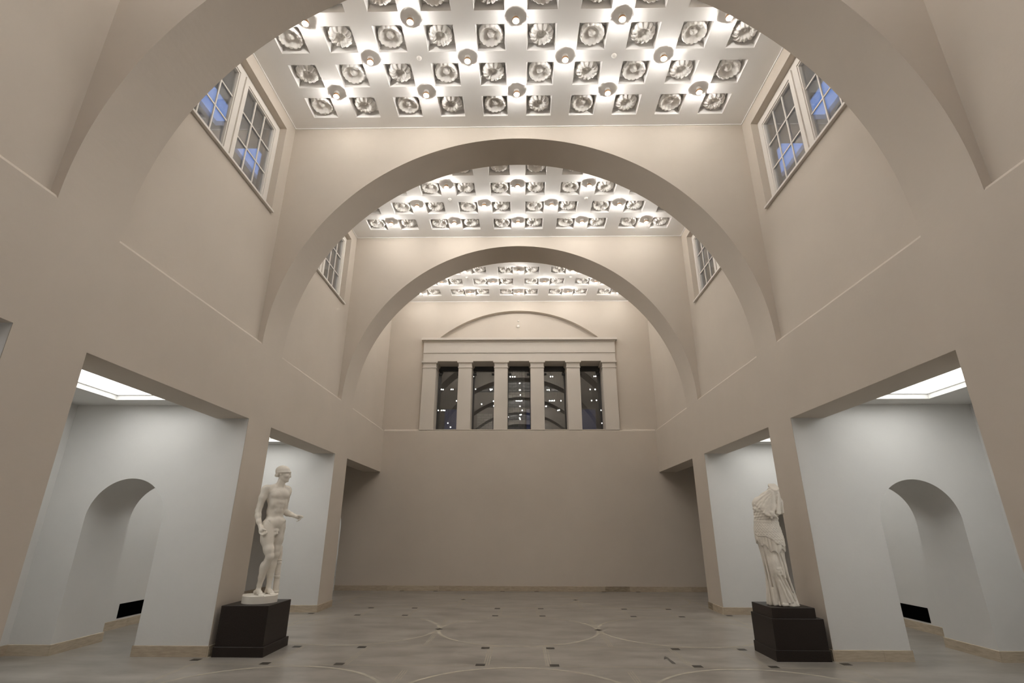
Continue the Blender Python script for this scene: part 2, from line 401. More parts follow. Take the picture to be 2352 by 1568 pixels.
for bay in (0, 1, 2, 3):
    for sx in (-1, 1): clerestory(sx, bay, k); k += 1

# outer corridors seen through the clerestory windows
for sx, nm in ((-1, 'left'), (1, 'right')):
    m = MB(); m.box(sx*7.6, sx*7.8, -4, 15, 5.2, 9.6)                   # outer wall
    m.box(sx*4.3, sx*7.8, -4, 15, 5.0, 5.2)
    ys = [-4.0]; holes = []
    for c in (-1.5, 2.2, 5.9, 7.9, 9.8, 11.8): holes.append((c-0.6, c+0.6))
    z = 9.4; xa, xb, xc, xd = 4.28, 5.1, 6.3, 7.8
    m.box(sx*xa, sx*xb, -4, 15, z, z+.12); m.box(sx*xc, sx*xd, -4, 15, z, z+.12)
    prev = -4.0
    for a, b in holes+[(15, 15)]:
        m.box(sx*xb, sx*xc, prev, a, z, z+.12); prev = b
    m.box(sx*4.28, sx*4.4, -4, 15, 8.2, 9.4)
    structure(m.build('wall_outer_'+nm, M_GREY))

# ------------------------------------------------------------------ end wall
def end_wall():
    m = MB(); yr = YE+0.083; yd = YE+0.55
    # lower part between the side walls
    m.quad((-W-0.003, YE, 0), (W+0.003, YE, 0), (W+0.003, YE, ZL-0.032), (-W-0.003, YE, ZL-0.032))
    m.quad((-W-0.003, YE, ZL-0.032), (W+0.003, YE, ZL-0.032), (W+0.003, YE+0.02, ZL), (-W-0.003, YE+0.02, ZL))
    m.quad((-W, YE+0.02, ZL), (W, YE+0.02, ZL), (W, yr, ZL+0.03), (-W, yr, ZL+0.03))
    # recessed upper part: left, right, above
    m.quad((-WU, yr, ZL), (-2.86, yr, ZL), (-2.86, yr, ZC), (-WU, yr, ZC)); m.quad((2.86, yr, ZL), (WU, yr, ZL), (WU, yr, ZC), (2.86, yr, ZC))
    # lunette: wall above the entablature with a shallow segmental recess
    hc, rise, zb = 2.44, 0.91, 6.95; R = (hc*hc+rise*rise)/(2*rise); zc = zb+rise-R; n = 90
    a1 = math.asin(hc/R); P = [(R*math.sin(-a1+2*a1*i/n), zc+R*math.cos(-a1+2*a1*i/n)) for i in range(n+1)]
    yq = yr+0.15
    for (x0, z0), (x1, z1) in zip(P, P[1:]):
        m.quad((x0, yr, z0), (x1, yr, z1), (x1, yr, ZC), (x0, yr, ZC))
        m.quad((x0, yr, z0), (x0, yq, z0), (x1, yq, z1), (x1, yr, z1))
        m.quad((x0, yq, 6.5), (x1, yq, 6.5), (x1, yq, z1), (x0, yq, z0))
    for s in (-1, 1): m.quad((s*hc, yr, 6.5), (s*2.86, yr, 6.5), (s*2.86, yr, ZC), (s*hc, yr, ZC))
    m.quad((-2.86, YE, ZL), (2.86, YE, ZL), (2.86, YE+0.7, ZL), (-2.86, YE+0.7, ZL))
    structure(m.build('wall_end', M_TAN))
    col = [-2.66, -1.60, -0.535, 0.535, 1.60, 2.66]; hw = 0.195
    for i, x in enumerate(col):
        e = empty('pilaster', (x, YE, ZL))
        s = MB(); s.box(-hw, hw, 0.003, 0.62, 0, 1.86); s.build('shaft', M_MOULD, e)
        c = MB(); c.box(-hw-.015, hw+.015, -0.012, 0.60, 1.845, 1.875); c.box(-hw, hw, 0.003, 0.6, 1.875, 1.985)
        c.box(-hw-.02, hw+.02, -0.015, 0.6, 1.985, 2.005); c.box(-hw-.04, hw+.04, -0.035, 0.6, 2.005, 2.057); c.build('capital', M_MOULD, e)
        tag(e, f'square beige pilaster on the end wall, {ORD[i]} of six from the left', 'pilaster', 'pilasters between the end wall windows')
    e = empty('entablature', (0, YE, 6.204))
    s = MB(); s.box(-2.865, 2.865, 0.015, 0.72, 0, 0.252); s.build('architrave', M_MOULD, e)
    s = MB(); s.box(-2.87, 2.87, -0.003, 0.72, 0.257, 0.595); s.build('frieze', M_MOULD, e)
    s = MB(); s.box(-2.88, 2.88, -0.02, 0.10, 0.595, 0.62); s.box(-2.90, 2.90, -0.04, 0.10, 0.62, 0.645)
    s.box(-2.935, 2.935, -0.085, 0.10, 0.645, 0.71); s.box(-2.925, 2.925, -0.07, 0.10, 0.71, 0.722); s.box(-2.86, 2.86, 0.05, 0.2, 0.6, 0.74); s.build('cornice', M_MOULD, e)
    tag(e, 'long beige entablature with cornice across the six pilasters on the end wall', 'entablature')
    for i in range(5):
        xc = (col[i]+col[i+1])/2; root = empty(f'window_{9+i}', (xc, YE+0.56, ZL)); structure(root)
        a = 0.345
        f = MB(); f.box(-a-.02, a+.02, 0, 0.05, 1.93, 2.06); f.box(-a, -a+.02, -0.01, 0.05, 0.0, 1.93); f.box(a-.02, a, -0.01, 0.05, 0.0, 1.93); f.box(-a, a, -0.01, 0.05, 0, 0.015)
        f.build('window_frame', M_METAL, root)
        g = MB(); g.box(-a-.02, a+.02, 0.02, 0.03, 0.0, 2.0); g.build('pane', M_GLASS2, root)
        h = MB()
        for sx in (-1, 1): h.box(sx*(a-.11), sx*a, -0.02, 0.02, 1.78, 1.83)
        h.build('hinge', M_METAL, root)
    e = empty('wall_speaker', (-0.026, YE+0.083+0.15, 7.41))
    MB().lathe([(0.060, 0), (0.060, -0.014), (0.052, -0.020), (0.044, -0.010)], n=28, axis='y').build('ring', M_MOULD, e)
    MB().lathe([(0.043, -0.002), (0.036, -0.012), (0.012, -0.016), (0.002, -0.016)], n=28, axis='y').build('grille', M_LAMPW, e)
    tag(e, 'small round speaker inside the arched recess above the end wall windows', 'speaker')
    e = empty('alarm_sensor', (-0.02, YE+0.083+0.15, 7.575))
    MB().lathe([(0.026, 0), (0.026, -0.012), (0.015, -0.022), (0.002, -0.024)], n=20, axis='y').build('casing', M_LAMPW, e)
    tag(e, 'tiny white round sensor just above the round speaker on the end wall', 'sensor')
end_wall()

# dim neighbouring room behind the end windows
def neighbour():
    y0, y1 = YE+0.7, 27.0
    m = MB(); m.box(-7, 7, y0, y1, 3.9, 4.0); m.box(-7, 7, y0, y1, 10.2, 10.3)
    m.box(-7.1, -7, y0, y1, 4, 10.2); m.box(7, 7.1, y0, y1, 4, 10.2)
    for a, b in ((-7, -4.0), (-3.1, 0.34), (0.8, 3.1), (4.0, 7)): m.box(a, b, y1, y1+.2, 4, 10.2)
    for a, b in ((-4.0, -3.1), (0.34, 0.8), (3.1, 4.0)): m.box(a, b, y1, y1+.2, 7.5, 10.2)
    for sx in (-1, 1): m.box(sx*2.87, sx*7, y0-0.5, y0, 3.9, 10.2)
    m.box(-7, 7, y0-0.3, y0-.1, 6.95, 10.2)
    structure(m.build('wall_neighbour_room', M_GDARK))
    st = bpy.data.materials.new('pale_stone_blocks'); st.use_nodes = True; nt = st.node_tree; b = nt.nodes['Principled BSDF']
    tc = nt.nodes.new('ShaderNodeTexCoord'); mp = nt.nodes.new('ShaderNodeMapping'); mp.inputs['Rotation'].default_value = (math.pi/2, 0, 0)
    br = nt.nodes.new('ShaderNodeTexBrick'); br.inputs['Scale'].default_value = 2.2; br.inputs['Color1'].default_value = (0.5, 0.48, 0.44, 1); br.inputs['Color2'].default_value = (0.36, 0.35, 0.32, 1); br.inputs['Mortar'].default_value = (0.18, 0.17, 0.16, 1)
    nt.links.new(tc.outputs['Object'], mp.inputs[0]); nt.links.new(mp.outputs[0], br.inputs[0]); nt.links.new(br.outputs[0], b.inputs['Base Color'])
    m = MB(); m.box(-0.62, 0.24, 23.0, 23.3, 4.0, 8.6); m.box(-2.0, -1.3, 24, 24.3, 4, 6.6); structure(m.build('wall_stone_partition', st))
    m = MB(); m.box(-4.1, 4.1, y1+.05, y1+.07, 4, 7.6); structure(m.build('window_14', glass_mat('tinted_pane', (0.16, 0.17, 0.20), 0.02)))
    l2 = bpy.data.lights.new('room_glow', 'POINT'); l2.energy = 9; l2.color = (1, 0.93, 0.82); l2.shadow_soft_size = 0.02
    wins = [[(-3.20, 5.88), (-3.12, 6.73), (-3.05, 6.72), (-3.08, 5.88), (-3.01, 5.88), (-2.95, 5.88), (-2.80, 5.38), (-2.73, 6.73), (-2.66, 6.73), (-2.69, 5.22), (-2.50, 6.26)],
            [(-1.85, 7.26), (-1.76, 6.74), (-1.50, 6.13), (-1.17, 6.73), (-1.10, 6.73), (-1.03, 6.25), (-1.02, 6.06)],
            [(-.46, 7.25), (-.37, 7.25), (-.28, 7.25), (-.19, 7.25), (-.13, 6.26), (-.06, 6.26), (.00, 5.58), (.03, 6.50), (.06, 5.71), (.09, 6.26), (.10, 5.88)],
            [(1.05, 6.04), (1.10, 6.70), (1.18, 6.26), (1.24, 7.25), (1.25, 6.26), (1.32, 7.25), (1.31, 6.26), (1.37, 6.27), (1.50, 5.88), (1.56, 5.89), (1.63, 6.26)],
            [(2.80, 6.72), (2.84, 6.27), (2.98, 7.26), (3.00, 6.72), (3.03, 6.28), (3.05, 7.26), (3.19, 5.88), (3.20, 5.37), (3.25, 5.88)]]
    hang = empty('pendant_lamp'); MB().bar((0, 0, 0.06), (0, 0, 4.6), 0.008).build('cable', M_METAL, hang)
    MB().lathe([(0.015, 0.06), (0.04, 0.034), (0.04, 0.026)], n=14).build('shade', M_METAL, hang)
    MB().lathe([(0.003, -0.018), (0.012, -0.013), (0.017, 0), (0.012, 0.012), (0.003, 0.017)], n=12).build('bulb', M_BULB, hang)
    used = False
    order9 = ORD+['eleventh']
    for wi, lst in enumerate(wins):
        for k_, (x, z) in enumerate(sorted(lst)):
            e = copy_tree(hang) if used else hang; used = True
            yy = 20.0+0.25*((k_*7) % 5); sc = yy/20.0
            e.location = (0.05+(x-0.05)*sc, yy, 1.5+(z-1.5)*sc)
            tag(e, f'tiny lamp seen in the dark room through the {ORD[wi]} end wall window, {order9[k_]} from left', 'lamp', 'lamps in the dark neighbouring room')
            if k_ == 3:
                q = bpy.data.objects.new('bulb_light', l2); COL.objects.link(q); q.parent = e; q.location = (0, 0, -0.06)
neighbour()

# ------------------------------------------------------------------ aisles: cross walls, outer walls, ceilings
AX0, AX1, ASP, AR = 4.795, 5.855, 1.615, 0.53        # arched doorway
def cross_wall(sx, yf, name, mt, th=0.86, top=ZA+0.12):
    m = MB(); yb = yf+th; n = 72; xc = (AX0+AX1)/2; zt = top
    P = [(AX0, 0.0), (AX0, ASP)]+[(xc-AR*math.cos(math.pi*i/n), ASP+AR*math.sin(math.pi*i/n)) for i in range(1, n)]+[(AX1, ASP), (AX1, 0.0)]
    for (x0, z0), (x1, z1) in zip(P, P[1:]):
        m.quad((sx*x0, yf, z0), (sx*x0, yb, z0), (sx*x1, yb, z1), (sx*x1, yf, z1))
        if x1-x0 > 1e-6:
            for y in (yf, yb): m.quad((sx*x0, y, z0), (sx*x1, y, z1), (sx*x1, y, zt), (sx*x0, y, zt))
    for y in (yf, yb):
        if y == yf: m.quad((sx*(W+0.003), y-0.0, 0), (sx*AX0, y, 0), (sx*AX0, y, ZO+0.0), (sx*(W+0.003), y, ZO+0.0)); m.quad((sx*WI, y, ZO), (sx*AX0, y, ZO), (sx*AX0, y, zt), (sx*WI, y, zt))
        else: m.quad((sx*WI, y, 0), (sx*AX0, y, 0), (sx*AX0, y, zt), (sx*WI, y, zt))
        m.quad((sx*AX1, y, 0), (sx*XO, y, 0), (sx*XO, y, zt), (sx*AX1, y, zt))
    return structure(m.build(name, mt))
nm = {-1: 'left', 1: 'right'}
for sx in (-1, 1):
    for yf, q in ((-0.04, 'behind'), (3.625, 'near'), (7.291, 'middle'), (10.95, 'far')):
        cross_wall(sx, yf-0.003, f'wall_aisle_{nm[sx]}_{q}', M_WHITE)
    cross_wall(sx, YE, f'wall_aisle_{nm[sx]}_end', M_TAN, th=0.86)
    m = MB()
    m.box(sx*XO, sx*(XO+0.2), -3.7, 19, 0, ZA+0.4)
    m.box(sx*WI, sx*XO, 18.8, 19, 0, 3.4); m.box(sx*WI, sx*XO, -3.9, -3.7, 0, 3.4)
    m.box(sx*(WI-.1), sx*WI, YE+0.9, 19, 0, 3.4)
    structure(m.build('wall_aisle_outer_'+nm[sx], M_WHITE))
PX0, PX1 = 4.56, 5.59
SKY = {1: (0.68, 3.625), 2: (4.341, 7.291), 3: (7.987, 10.95), 5: (15.5, 18.5)}
for sx in (-1, 1):
    m = MB(); prev = -3.7
    for b, (y0, y1) in SKY.items():
        c = (y0+y1)/2; a, d = c-1.139, c+1.139
        m.quad((sx*WI, prev, ZA), (sx*XO, prev, ZA), (sx*XO, a, ZA), (sx*WI, a, ZA))
        m.quad((sx*WI, a, ZA), (sx*PX0, a, ZA), (sx*PX0, d, ZA), (sx*WI, d, ZA)); m.quad((sx*PX1, a, ZA), (sx*XO, a, ZA), (sx*XO, d, ZA), (sx*PX1, d, ZA))
        zt = ZA+0.095
        for p, q in (((PX0, a), (PX1, a)), ((PX1, a), (PX1, d)), ((PX1, d), (PX0, d)), ((PX0, d), (PX0, a))):
            m.quad((sx*p[0], p[1], ZA), (sx*q[0], q[1], ZA), (sx*q[0], q[1], zt), (sx*p[0], p[1], zt))
        m.quad((sx*(PX0-.05), a-.05, zt+.03), (sx*(PX1+.05), a-.05, zt+.03), (sx*(PX1+.05), d+.05, zt+.03), (sx*(PX0-.05), d+.05, zt+.03))
        prev = d
        e = empty('ceiling_light_panel', (sx*(PX0+PX1)/2, c, ZA+0.07)); hx, hy = (PX1-PX0)/2-.002, 1.137
        f = MB(); t = 0.016
        f.box(-hx, hx, -hy, -hy+t, -.004, .014); f.box(-hx, hx, hy-t, hy, -.004, .014); f.box(-hx, -hx+t, -hy+t, hy-t, -.004, .014); f.box(hx-t, hx, -hy+t, hy-t, -.004, .014); f.build('frame', M_LAMPW, e)
        g = MB(); g.box(-hx+t, hx-t, -hy+t, hy-t, 0.004, 0.012); g.build('diffuser', M_PANEL, e)
        wh = {1: 'beside the camera', 2: 'behind the nearest wall opening', 3: 'behind the second wall opening', 5: 'beyond the end wall doorway'}[b]
        tag(e, f'glowing white rectangular ceiling panel in {nm[sx]} aisle {wh}', 'ceiling light', 'glowing panels in the aisle ceilings')
    m.quad((sx*WI, prev, ZA), (sx*XO, prev, ZA), (sx*XO, 19, ZA), (sx*WI, 19, ZA))
    structure(m.build('ceiling_aisle_'+nm[sx], M_WHITE))
for sx in (-1, 1):
    for yc, wh in ((9.47, 'seen through the arched doorway'), (16.3, 'beyond the end wall doorway')):
        e = empty('wall_vent', (sx*XO, yc, 0.15))
        g = MB(); g.box(-sx*0.004, -sx*0.0005, -0.335, 0.335, 0, 0.20); g.build('opening', M_BLACK, e)
        f = MB()
        for a, b, c, d in ((-0.34, 0.34, -0.004, 0.0), (-0.34, 0.34, 0.20, 0.204), (-0.34, -0.335, 0, 0.2), (0.335, 0.34, 0, 0.2)): f.box(-sx*0.006, 0, a, b, c, d)
        f.build('frame', M_BLACK, e)
        tag(e, f'black rectangular wall vent on the {nm[sx]} side, {wh}', 'vent')

# ------------------------------------------------------------------ travertine baseboards
def base_run(m, p, q, nx, ny, z1=0.122, t=0.014, step=0.62):
    p, q = Vector((*p, 0)), Vector((*q, 0)); L = (q-p).length; d = (q-p)/L; n = Vector((nx, ny, 0)); s = 0
    while s < L-1e-4:
        e = min(L, s+step*random.uniform(0.6, 1.3))
        if L-e < 0.12: e = L
        a, b = p+d*(s+.0008), p+d*(e-.0008); mi = random.choices((0, 1, 2), (5, 4, 1.2 if m.endrun else 0.2))[0]
        v = [a, b, b+n*t, a+n*t]; V = [Vector((*c.xy, 0.0)) for c in v]+[Vector((*c.xy, z1-.004)) for c in v]
        V += [Vector((*v[0].xy, z1)), Vector((*v[1].xy, z1)), Vector((*(v[1]+n*-0.0+n*(t-.005)-n*0).xy, z1)), Vector((*(v[0]+n*(t-.005)).xy, z1))]
        m.add(V, [(3, 2, 6, 7), (0, 3, 7, 4), (1, 5, 6, 2), (7, 6, 10, 11), (11, 10, 9, 8)], mi)
        s = e
def baseboards():
    for sx in (-1, 1):
        m = MB(); m.endrun = False; t = 0.014
        for i, (a, b) in enumerate(PIERS[1:]):
            base_run(m, (sx*W, a-t), (sx*W, b+t), -sx, 0)
            base_run(m, (sx*(W-t), b), (sx*WI, b), 0, 1)
            yf, yb = a-0.003, a-0.003+0.86
            base_run(m, (sx*W, yf), (sx*AX0, yf), 0, -1); base_run(m, (sx*AX1, yf), (sx*XO, yf), 0, -1)
            base_run(m, (sx*AX0, yf-t), (sx*AX0, yb+t), sx, 0); base_run(m, (sx*AX1, yf-t), (sx*AX1, yb+t), -sx, 0)
            base_run(m, (sx*XO, yb), (sx*XO, (PIERS[i+2][0] if i+2 < len(PIERS) else YE)), -sx, 0)
        base_run(m, (sx*XO, YE+.86), (sx*XO, 18.8), -sx, 0)
        structure(m.build('baseboard_'+nm[sx], TRAV))
    m = MB(); m.endrun = True
    base_run(m, (-AX0, YE), (AX0, YE), 0, -1)
    for sx in (-1, 1): base_run(m, (sx*AX1, YE), (sx*XO, YE), 0, -1)
    structure(m.build('baseboard_end', TRAV))
baseboards()

# ------------------------------------------------------------------ pedestals
def slab(x0, x1, y0, y1, z0, z1, bev=0.004):
    m = MB(); m.box(x0, x1, y0, y1, z0, z1-bev)
    m.quad((x0+bev, y0+bev, z1), (x1-bev, y0+bev, z1), (x1-bev, y1-bev, z1), (x0+bev, y1-bev, z1))
    A = [(x0, y0), (x1, y0), (x1, y1), (x0, y1)]; B = [(x0+bev, y0+bev), (x1-bev, y0+bev), (x1-bev, y1-bev), (x0+bev, y1-bev)]
    for k in range(4):
        l = (k+1) % 4; m.quad((*A[k], z1-bev), (*A[l], z1-bev), (*B[l], z1), (*B[k], z1))
    m.f.pop(1); m.m.pop(1); m.s.pop(1)
    return m
e = empty('granite_pedestal', (-3.465, 7.64, 0))
slab(-0.325, 0.315, -0.365, 0.365, 0, 0.112).build('base', M_GRANITE, e); slab(-0.315, 0.292, -0.345, 0.335, 0.112, 0.571).build('block', M_GRANITE, e)
tag(e, 'dark granite block pedestal under the naked male statue on the left', 'pedestal')
e = empty('granite_pedestal', (3.465, 7.565, 0))
slab(-0.325, 0.335, -0.32, 0.32, 0, 0.122).build('base', M_GRANITE, e); slab(-0.312, 0.322, -0.318, 0.31, 0.122, 0.464).build('block', M_GRANITE, e)
slab(-0.292, 0.245, -0.30, 0.29, 0.464, 0.584).build('top_block', M_GRANITE, e)
tag(e, 'stepped dark granite pedestal under the headless draped statue on the right', 'pedestal')

# ------------------------------------------------------------------ sculpting: signed distance field -> surface-net mesh
class Sculpt:
    def __init__(s, lo, hi, h):
        s.lo = np.array(lo, float); s.h = h; n = [int((b-a)/h)+1 for a, b in zip(lo, hi)]; s.n = n
        s.ax = [(lo[i]+h*np.arange(n[i])).astype(np.float32) for i in range(3)]
        s.F = np.full(n, 0.3, np.float32)
    def _sl(s, lo, hi, pad):
        r = []
        for i in range(3):
            a = max(0, int((lo[i]-pad-s.lo[i])/s.h)); b = min(s.n[i], int((hi[i]+pad-s.lo[i])/s.h)+2); r.append(slice(a, b))
        return tuple(r)
    def _P(s, sl): return np.meshgrid(s.ax[0][sl[0]], s.ax[1][sl[1]], s.ax[2][sl[2]], indexing='ij', sparse=True)
    def _mix(s, sl, d, k, sub=False):
        F = s.F[sl]
        if sub:
            d = -d
            if k > 0: h = np.clip(0.5-0.5*(F-d)/k, 0, 1); s.F[sl] = F+(d-F)*h+k*h*(1-h)
            else: s.F[sl] = np.maximum(F, d)
        elif k > 0:
            h = np.clip(0.5+0.5*(F-d)/k, 0, 1); s.F[sl] = F+(d-F)*h-k*h*(1-h)
        else: s.F[sl] = np.minimum(F, d)
    def cap(s, a, b, ra, rb, k=0.02, sub=False):
        a, b = np.array(a, float), np.array(b, float); R = max(ra, rb)
        sl = s._sl(np.minimum(a, b)-R, np.maximum(a, b)+R, 0.05); X, Y, Z = s._P(sl); d = b-a; L2 = float(d@d)+1e-9
        t = np.clip(((X-a[0])*d[0]+(Y-a[1])*d[1]+(Z-a[2])*d[2])/L2, 0, 1)
        q = np.sqrt((X-a[0]-t*d[0])**2+(Y-a[1]-t*d[1])**2+(Z-a[2]-t*d[2])**2)-(ra+(rb-ra)*t)
        s._mix(sl, q.astype(np.float32), k, sub)
    def chain(s, pts, k=0.02):
        for (a, ra), (b, rb) in zip(pts, pts[1:]): s.cap(a, b, ra, rb, k)
    def ell(s, c, r, R=None, k=0.03, sub=False):
        c = np.array(c, float); r = np.array(r, float); m = float(max(r)); sl = s._sl(c-m, c+m, 0.05); X, Y, Z = s._P(sl)
        x, y, z = X-c[0], Y-c[1], Z-c[2]
        if R is not None: x, y, z = [R[0][i]*x+R[1][i]*y+R[2][i]*z for i in range(3)]   # columns of R are local axes
        k0 = np.sqrt((x/r[0])**2+(y/r[1])**2+(z/r[2])**2); k1 = np.sqrt((x/r[0]**2)**2+(y/r[1]**2)**2+(z/r[2]**2)**2)+1e-6
        s._mix(sl, (k0*(k0-1)/k1).astype(np.float32), k, sub)
    def field(s, lo, hi, fn, k=0.0, sub=False):
        sl = s._sl(np.array(lo), np.array(hi), 0.0); X, Y, Z = s._P(sl); s._mix(sl, np.broadcast_to(fn(X, Y, Z), s.F[sl].shape).astype(np.float32), k, sub)
    def mesh(s, name, material, smooth_it=1):
        F = s.F; S_ = F < 0; n = s.n
        cell = tuple(k-1 for k in n)
        cnt = np.zeros(cell, np.int8); acc = np.zeros(cell+(3,), np.float32); ec = np.zeros(cell, np.float32)
        def sub(A, o): return A[o[0]:o[0]+cell[0], o[1]:o[1]+cell[1], o[2]:o[2]+cell[2]]
        for ax in range(3):
            oth = [i for i in range(3) if i != ax]
            for p in (0, 1):
                for q in (0, 1):
                    o0 = [0, 0, 0]; o0[oth[0]] = p; o0[oth[1]] = q; o1 = list(o0); o1[ax] = 1
                    f0, f1 = sub(F, o0), sub(F, o1); cr = (f0 < 0) != (f1 < 0)
                    t = np.where(cr, f0/(f0-f1+1e-12*(~cr)), 0)
                    acc[..., ax] += np.where(cr, t, 0); acc[..., oth[0]] += cr*p; acc[..., oth[1]] += cr*q; ec += cr
        act = ec > 0; idx = -np.ones(cell, np.int64); idx[act] = np.arange(act.sum())
        ijk = np.argwhere(act).astype(np.float32); V = (ijk+acc[act]/ec[act][:, None])*s.h+s.lo
        quads = []
        for ax in range(3):
            oth = [i for i in range(3) if i != ax]
            a = [slice(1, n[i]-1) for i in range(3)]; a[ax] = slice(0, n[ax]-1); b = list(a); b[ax] = slice(1, n[ax])
            f0, f1 = S_[tuple(a)], S_[tuple(b)]; cr = np.argwhere(f0 != f1)
            if not len(cr): continue
            up_ = f0[tuple(cr.T)]
            base = cr.copy(); base[:, oth[0]] += 1; base[:, oth[1]] += 1
            def g(p, q):
                c = base.copy(); c[:, oth[0]] -= p; c[:, oth[1]] -= q; return idx[tuple(c.T)]
            Q = np.stack([g(1, 1), g(0, 1), g(0, 0), g(1, 0)], 1)
            flip = up_ if ax != 1 else ~up_
            Q[~flip] = Q[~flip][:, ::-1]; quads.append(Q)
        Q = np.concatenate(quads); Q = Q[(Q >= 0).all(1)]
        for _ in range(smooth_it):                                     # light Laplacian relaxation
            A = np.zeros_like(V); c = np.zeros(len(V))
            for i in range(4):
                a_, b_ = Q[:, i], Q[:, (i+1) % 4]
                for x, y in ((a_, b_), (b_, a_)):
                    for d_ in range(3): A[:, d_] += np.bincount(x, V[y, d_], len(V))
                    c += np.bincount(x, minlength=len(V))
            V = V*0.5+0.5*A/np.maximum(c, 1)[:, None]
        me = bpy.data.meshes.new(name); me.vertices.add(len(V)); me.vertices.foreach_set('co', V.astype(np.float32).ravel())
        me.loops.add(Q.size); me.loops.foreach_set('vertex_index', Q.astype(np.int32).ravel())
        me.polygons.add(len(Q)); me.polygons.foreach_set('loop_start', np.arange(0, Q.size, 4, dtype=np.int32)); me.polygons.foreach_set('loop_total', np.full(len(Q), 4, np.int32))
        me.polygons.foreach_set('use_smooth', np.ones(len(Q), bool)); me.update(calc_edges=True); me.validate(); me.materials.append(material)
        o = bpy.data.objects.new(name, me); COL.objects.link(o); return o

# ------------------------------------------------------------------ naked male statue
def male_statue():
    root = empty('marble_statue', (-3.47, 7.66, 0.571), math.radians(24.4))
    tag(root, 'cream marble statue of a naked young man looking right, on the left pedestal', 'statue')
    ph = math.radians(30); f = np.array([math.sin(ph), -math.cos(ph), 0]); l = np.array([math.cos(ph), math.sin(ph), 0]); z_ = np.array([0, 0, 1.0])
    g = Sculpt((-0.30, -0.36, -0.01), (0.46, 0.30, 1.82), 0.0058)
    P = lambda u, w_, z: np.array([u, w_, z+0.085*min(1, max(0, (z-.10)/.38))], float)
    D = lambda u, w_, z: np.array([u, w_, z], float)
    # torso
    pel, wai, che, nek = P(.035, .0, .90), P(.030, .0, 1.08), P(.035, .0, 1.26), P(.038, .005, 1.40)
    R = np.array([l, f, z_]).T
    g.ell(pel+z_*.0, (.150, .098, .115), R, 0.05); g.ell(pel+l*.058-f*.055+z_*-.03, (.075, .07, .08), R, .03); g.ell(pel-l*.058-f*.055+z_*-.03, (.075, .07, .08), R, .03)
    g.ell(wai, (.126, .086, .15), R, 0.06); g.ell(che, (.160, .10, .14), R, 0.05)
    g.ell(che+z_*.06, (.182, .085, .07), R, .05)
    for s_ in (-1, 1):
        g.ell(che+l*s_*.062+f*.062+z_*.030, (.068, .042, .052), R, .018)            # breast muscles
        g.ell(che+l*s_*.080+f*.045+z_*-.085, (.045, .05, .07), R, .03)              # ribs
        for q, zz in enumerate((-.07, -.125, -.18)): g.ell(che+l*s_*.026+f*(.078-q*.004)+z_*zz, (.029, .020, .029), R, .024)
        g.ell(pel+l*s_*.098+f*.045+z_*.040, (.045, .045, .036), R, .035)             # hip bulge
        g.cap(nek+l*s_*.03-f*.01+z_*.02, che+l*s_*.13-f*.015+z_*.125, .038, .042, .04)
    g.ell(pel+f*.070+z_*.02, (.075, .045, .07), R, .03)
    g.cap(che+f*.115+z_*.06, che+f*.12-z_*.05, .006, .005, .012, True)               # sternum groove
    g.cap(wai+f*.106+z_*.05, wai+f*.108-z_*.02, .005, .004, .012, True); g.ell(wai+f*.100-z_*.045, (.008, .012, .010), R, .008, True)
    for s_ in (-1, 1): g.cap(pel+l*s_*.135+f*.075+z_*.045, pel+l*s_*.035+f*.115-z_*.065, .007, .006, .014, True)
    # neck and head (face turned to the right of the photo)
    hc = P(.062, -.005, 1.590)
    g.cap(nek-z_*.04, hc+P(-.008, .0, -.08), .060, .052, .03)
    g.cap(nek+l*-.06+f*.03, hc+P(-.02, -.03, -.06), .016, .018, .025)
    hy = math.radians(-14); hx = np.array([math.cos(hy), math.sin(hy), -0.12]); hx /= np.linalg.norm(hx); hyv = np.cross(z_, hx); hyv /= np.linalg.norm(hyv); hz = np.cross(hx, hyv)
    H = np.array([hx, hyv, hz]).T; T = lambda a, b, c: hc+hx*a+hyv*b+hz*c
    g.ell(T(-.015, 0, .030), (.095, .076, .078), H, .02); g.ell(T(.030, 0, -.02), (.066, .060, .085), H, .03)
    g.ell(T(.058, 0, -.088), (.030, .034, .022), H, .02); g.cap(T(-.01, .045, -.05), T(.055, .02, -.088), .022, .018, .02); g.cap(T(-.01, -.045, -.05), T(.055, -.02, -.088), .022, .018, .02)
    g.cap(T(.090, 0, .022), T(.104, 0, -.026), .010, .014, .010); g.ell(T(.100, 0, -.030), (.014, .017, .009), H, .008)
    g.cap(T(.086, -.030, .020), T(.091, -.008, .018), .008, .008, .008); g.cap(T(.086, .030, .020), T(.091, .008, .018), .008, .008, .008)
    g.ell(T(.092, -.030, .002), (.012, .018, .009), H, .010, True); g.ell(T(.092, .030, .002), (.012, .018, .009), H, .010, True)
    for s_ in (-1, 1):
        g.ell(T(.080, s_*.029, .001), (.010, .014, .008), H, .004); g.ell(T(.055, s_*.045, -.025), (.025, .018, .022), H, .02)
        g.ell(T(-.012, s_*.074, -.010), (.017, .008, .028), H, .006); g.ell(T(-.008, s_*.080, -.006), (.008, .005, .014), H, .004, True)
    g.ell(T(.090, 0, -.052), (.011, .022, .006), H, .005); g.ell(T(.087, 0, -.064), (.011, .019, .007), H, .005); g.cap(T(.100, -.016, -.058), T(.100, .016, -.058), .003, .003, .004, True)
    g.ell(T(.084, 0, -.090), (.014, .018, .013), H, .012)
    # genitals and pubic line
    g.ell(pel+f*.088-z_*.085, (.036, .026, .026), R, .016); g.ell(pel+f*.098-z_*.128-l*.013, (.017, .018, .023), R, .008); g.ell(pel+f*.098-z_*.126+l*.013, (.017, .018, .021), R, .008)
    g.cap(pel+f*.104-z_*.095, pel+f*.118-z_*.128, .012, .010, .006)
